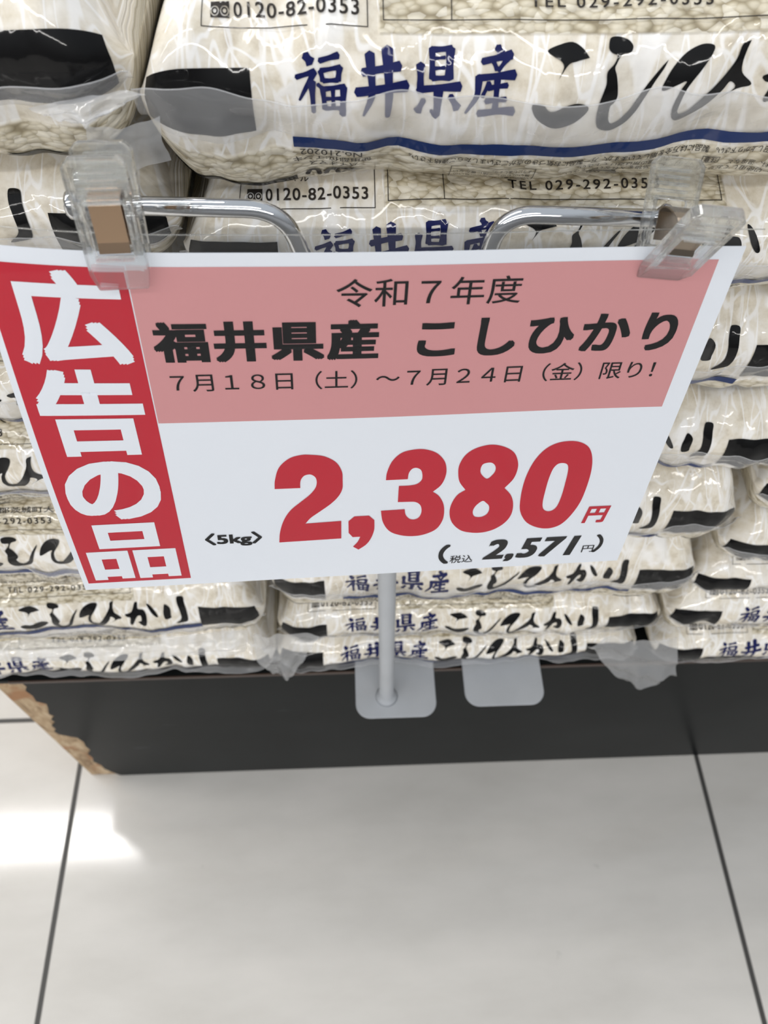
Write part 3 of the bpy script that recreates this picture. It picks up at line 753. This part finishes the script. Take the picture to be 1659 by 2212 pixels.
DIGITS = {
  'two': [[(85.91,102.29,1),(86.32,97.34),(88.19,90.6),(92.26,85.94),(96.8,84.26),(100.63,84.3),(105.75,85.36),(110.26,88.72),(112.57,93.84),(112.92,98.96),(112.82,103.71),(111.27,107.98),(108.18,112.22),(103.3,116.93),(99.77,120.28),(97.44,123.75,1),(112.49,123.07,1),(112.54,134.36,1),(86.02,135.04,1),(86.73,128.26),(88.63,121.03),(91.66,115.11),(95.93,110.41),(99.42,106.72),(101.85,103.02),(102.65,99.75),(102.31,96.92),(101.02,95.27),(99.59,94.82),(97.73,95.53),(96.49,97.5),(96.08,99.81),(96.06,102.27,1)]],
  'comma': [[(117.97,120.64,1),(124.11,120.56,1),(126.48,123.55,1),(126.62,129.65),(125.49,135.03),(123.42,139.34),(120.18,142.49,1),(117.71,140.35,1),(119.7,137.14),(120.73,133.89,1),(117.46,133.86,1),(115.69,130.99,1),(115.54,123.5,1)]],
  'three': [[(130.31,99.83,1),(130.57,95.35),(132.28,89.5),(135.66,85.22),(140.16,83.7),(144.77,83.77),(149.59,85.97),(153.02,90.21),(154.44,94.89),(154.45,99.59),(153.06,104.3),(150.12,107.83,1),(152.98,110.7),(155.22,115.39),(156.11,120.62),(155.91,125.89),(153.86,131.14),(149.7,134.13),(144.61,135.29),(138.65,134.39),(133.36,131.24),(130.18,125.09),(129.03,117.9,1),(139.05,117.67,1),(139.63,121.03),(141.23,123.56),(143.24,124.44),(145.19,123.52),(146.21,120.97),(146.18,117.85),(145.26,115.23),(143.37,113.58),(140.88,113.21),(135.89,113.08,1),(135.75,103.51,1),(140.21,103.5),(143.25,102.73),(144.92,100.44),(144.86,97.13),(143.99,94.75),(142.22,93.63),(140.57,94.08),(139.38,96.34),(139.14,99.8,1)]],
  'eight': [[(170.73,82.93),(176.3,84.28),(180.92,87.66),(183.39,92.83),(183.99,97.54),(183.13,102.76),(180.27,107.77,1),(183.64,112.19),(185.53,117.43),(185.93,123.76),(184.19,129.01),(180.34,133.12),(175.37,135.19),(170.1,135.13),(164.62,133.05),(160.33,127.82),(158.58,121.84),(158.69,116.14),(160.58,110.69),(163.75,107.72,1),(160.72,102.84),(159.55,97.53),(159.56,92.87),(161.34,87.95),(164.93,84.57)],[(171.46,92.62),(169.18,93.41),(168.53,96.17),(169.27,99.05),(171.95,101.79),(173.9,99.8),(174.8,97.48),(174.58,95.12),(173.26,93.18)],[(171.97,114.98),(169.63,117.39),(168.58,120.44),(168.92,123.09),(170.24,124.78),(172.84,124.96),(174.84,123.51),(175.57,120.92),(175.18,118.29),(173.83,116.44)]],
  'zero': [[(203.17,82.83),(207.88,83.96),(211.73,87.04),(214.31,92.69),(215.7,100.35),(215.93,110.22),(215.16,119.43),(212.56,127.79),(209.14,133.04),(204.17,134.9),(198.57,133.59),(193.3,129.68),(189.64,122.96),(188.34,115.56),(188.03,106.48),(188.76,98.77),(190.6,91.84),(193.69,86.54),(197.88,83.63)],[(201.65,94.79),(203.85,95.19),(205.14,96.87),(205.78,100.73),(206.01,106.61),(206.09,113.65),(205.57,119.83),(204.31,122.7),(202.26,123.62),(200.2,122.63),(199.02,120.43),(198.44,116.75),(198.27,111.12),(198.31,104.17),(198.9,98.41),(200.08,95.64)]],
}
digit_parts = [mm(fill_loops([spline_loop(L, 6) for L in loops])) for loops in DIGITS.values()]
card_mesh('price_digits', join2d(digit_parts), .0002, M_RED, pc, .008)
card_mesh('yen_sign', CT('円', 218.9, 230.0, 121.8, 132.5, .036, 0.12), .0002, M_RED, pc)
card_mesh('tax_price_lettering', join2d([CT('（', 156.4, 161.4, 142.4, 156.0, .03), CT('税込', 162.0, 172.6, 150.4, 155.8, .005), CT('2,571', 177.0, 221.2, 140.8, 156.6, (.045, .030), .2, 1.12), CT('円', 223.5, 229.0, 148.2, 153.0, .004), CT('）', 228.4, 232.6, 140.8, 153.4, .02)]), .0002, M_TEXT, pc)

# clear sleeve: two sheets welded along three sides, open at the top
sl = bpy.data.objects.new('card_sleeve', None); COL.objects.link(sl); sl.location = SO + SX * .104 + SY * .140
tag(sl, 'clear plastic sleeve around the price card, hanging from two clips', 'card sleeve')
sleeve_rect = rect2d(-.0040, .2466, -.0062, .1618)
V, F = bisect2d(*sleeve_rect, .0022, .0022)
rip = 0
for ca, cb, rad in ((.0455, .004, .045), (.2140, .004, .040)):
    r_ = np.hypot(V[:, 0] - ca, (V[:, 1] - cb) * 1.3); th_ = np.arctan2(V[:, 1] - cb, V[:, 0] - ca)
    rip = rip + .00034 * np.exp(-(r_ / rad) ** 2) * (np.sin(th_ * 15 + 40 * r_) + .6 * np.sin(th_ * 27 + 1.3))
wv = Waves(301); rip = rip + .00016 * wv(V[:, 0] * 9, V[:, 1] * 16)
mesh_obj('front_sheet', card(V[:, 0], V[:, 1], .0010 + rip * .9) - np.array(sl.location), F, M_SLEEVE, sl, smooth=True)
o = card_mesh('back_sheet', sleeve_rect, -.0008, M_SLEEVE, sl, .004)
bb = []
for t in np.linspace(0, 1, 60): bb.append(card(-.0040 + t * .2506, np.array(-.0062), .0007) - np.array(sl.location))
bm_obj('top_edge', tube(bb, .00018, 6), M_ACRYL, sl, True)

# ---------------------------------------------------------------- clips
def clip(a, b, roll, front_tilt, back_tilt, L, label, spring_mat, reach=.58):
    base = card(np.array(a), np.array(b), 0.0)
    o = bpy.data.objects.new('sign_clip', None); COL.objects.link(o)
    R = Matrix((tuple(SX), tuple(SN), tuple(-SY))).transposed().to_4x4()
    o.matrix_world = Matrix.Translation(base) @ R @ Matrix.Rotation(roll, 4, 'Y') @ Matrix.Scale(KS, 4)
    tag(o, label, 'clip', 'clips holding the card sleeve')
    w, rail, th = .0172, .0030, .0042
    def jaw(sign, tilt, name):
        # local x across, z along the jaw, y thickness; the jaw turns about the gripping point
        Mx = Matrix.Translation((0, sign * .0016, .0)) @ Matrix.Rotation(tilt, 4, 'X')
        y0, y1 = (-th, 0) if sign < 0 else (0, th)
        bm = bmesh.new()
        zb, z0, z1 = -.0070, .0035, L - .0125
        out = [(-w / 2 + .0012, zb), (w / 2 - .0012, zb), (w / 2, -.001), (w / 2, L - .002), (w / 2 - .002, L), (-w / 2 + .002, L), (-w / 2, L - .002), (-w / 2, -.001)]
        hx = w / 2 - rail
        inn = [(-hx, z0), (hx, z0), (hx, z0), (hx, z1), (hx, z1), (-hx, z1), (-hx, z1), (-hx, z0)]
        rings = {}
        for y in (y0, y1):
            lip = .55 if y == (y0 if sign < 0 else y1) else 1.0          # the grip end is thinner
            iv = {q: bm.verts.new(Mx @ Vector((q[0], y, q[1]))) for q in set(inn)}
            ov = [bm.verts.new(Mx @ Vector((q[0], y * (lip if q[1] == zb else 1.0), q[1]))) for q in out]
            rings[y] = (ov, iv)
            for i in range(8):
                j_ = (i + 1) % 8
                f = [ov[i], ov[j_], iv[inn[j_]], iv[inn[i]]]
                f = [v for n_, v in enumerate(f) if v not in f[:n_]]
                bm.faces.new(f)
        (oa, ia), (ob, ib) = rings[y0], rings[y1]
        for i in range(8):
            j_ = (i + 1) % 8
            bm.faces.new((oa[i], oa[j_], ob[j_], ob[i]))
            if inn[i] != inn[j_]: bm.faces.new((ia[inn[i]], ia[inn[j_]], ib[inn[j_]], ib[inn[i]]))
        bmesh.ops.recalc_face_normals(bm, faces=bm.faces)
        bmesh.ops.bevel(bm, geom=[e for e in bm.edges if len(e.link_faces) == 2 and e.calc_face_angle(0) > .5], offset=.0006, segments=2, affect='EDGES', profile=.5)
        j = bm_obj(name, bm, M_ACRYL, o)
        bm = bmesh.new()
        for q in range(5):
            z = L - .0035 - q * .0021
            yr = y0 if sign < 0 else y1
            add_box(bm, -w / 2 + rail, w / 2 - rail, min(yr * 1.005, yr * 1.16), max(yr * 1.005, yr * 1.16), z - .0005, z + .0005, .0003, 1, Mx)
        bm_obj('grip_ribs', bm, M_ACRYL, j)
    jaw(-1, front_tilt, 'front_jaw'); jaw(1, back_tilt, 'back_jaw')
    # bent leaf spring: down the front window, over the top and down the back
    prof = []
    zt = L * reach
    fy = lambda z, tilt, s: s * .0016 - math.sin(tilt) * z
    for z in np.linspace(.0062, zt, 8): prof.append((fy(z, front_tilt, -1) - .0012, z))
    y_a = prof[-1][0]; y_b = fy(zt, back_tilt, 1) + .0012
    for k in range(1, 8):
        t = k / 8; ang = math.pi * (1 - t)
        prof.append(((y_a + y_b) / 2 + (y_b - y_a) / 2 * math.cos(ang), zt + abs(y_b - y_a) * .22 * math.sin(ang)))
    for z in np.linspace(zt, .0040, 8): prof.append((fy(z, back_tilt, 1) + .0012, z))
    prof[0] = (prof[0][0] - .0008, prof[0][1] - .0012)
    hw = w / 2 - rail - .0011
    V = []
    for i, (y, z) in enumerate(prof):
        n = Vector((0, prof[min(i + 1, len(prof) - 1)][0] - prof[max(i - 1, 0)][0], prof[min(i + 1, len(prof) - 1)][1] - prof[max(i - 1, 0)][1])).normalized()
        nv = Vector((0, -n.z, n.y)) * .00025
        for x, s in ((-hw, 1), (hw, 1), (hw, -1), (-hw, -1)): V.append((x, y + nv.y * s, z + nv.z * s))
    F = []
    for i in range(len(prof) - 1):
        a0, b0 = 4 * i, 4 * i + 4
        for k in range(4): F.append((a0 + k, a0 + (k + 1) % 4, b0 + (k + 1) % 4, b0 + k))
    mesh_obj('leaf_spring', V, F, spring_mat, o)['label'] = 'metal leaf spring'
    return o
clip(.0455, .0035, -.03, -.02, -.20, .0330, 'clear clip with a bronze spring at the knobbed end of the chromed arm', M_BRONZE)
clip(.2175, .0045, .11, .50, -.48, .0300, 'clear clip with a steel spring near the pink panel\'s upper right corner', M_STEEL, .40)
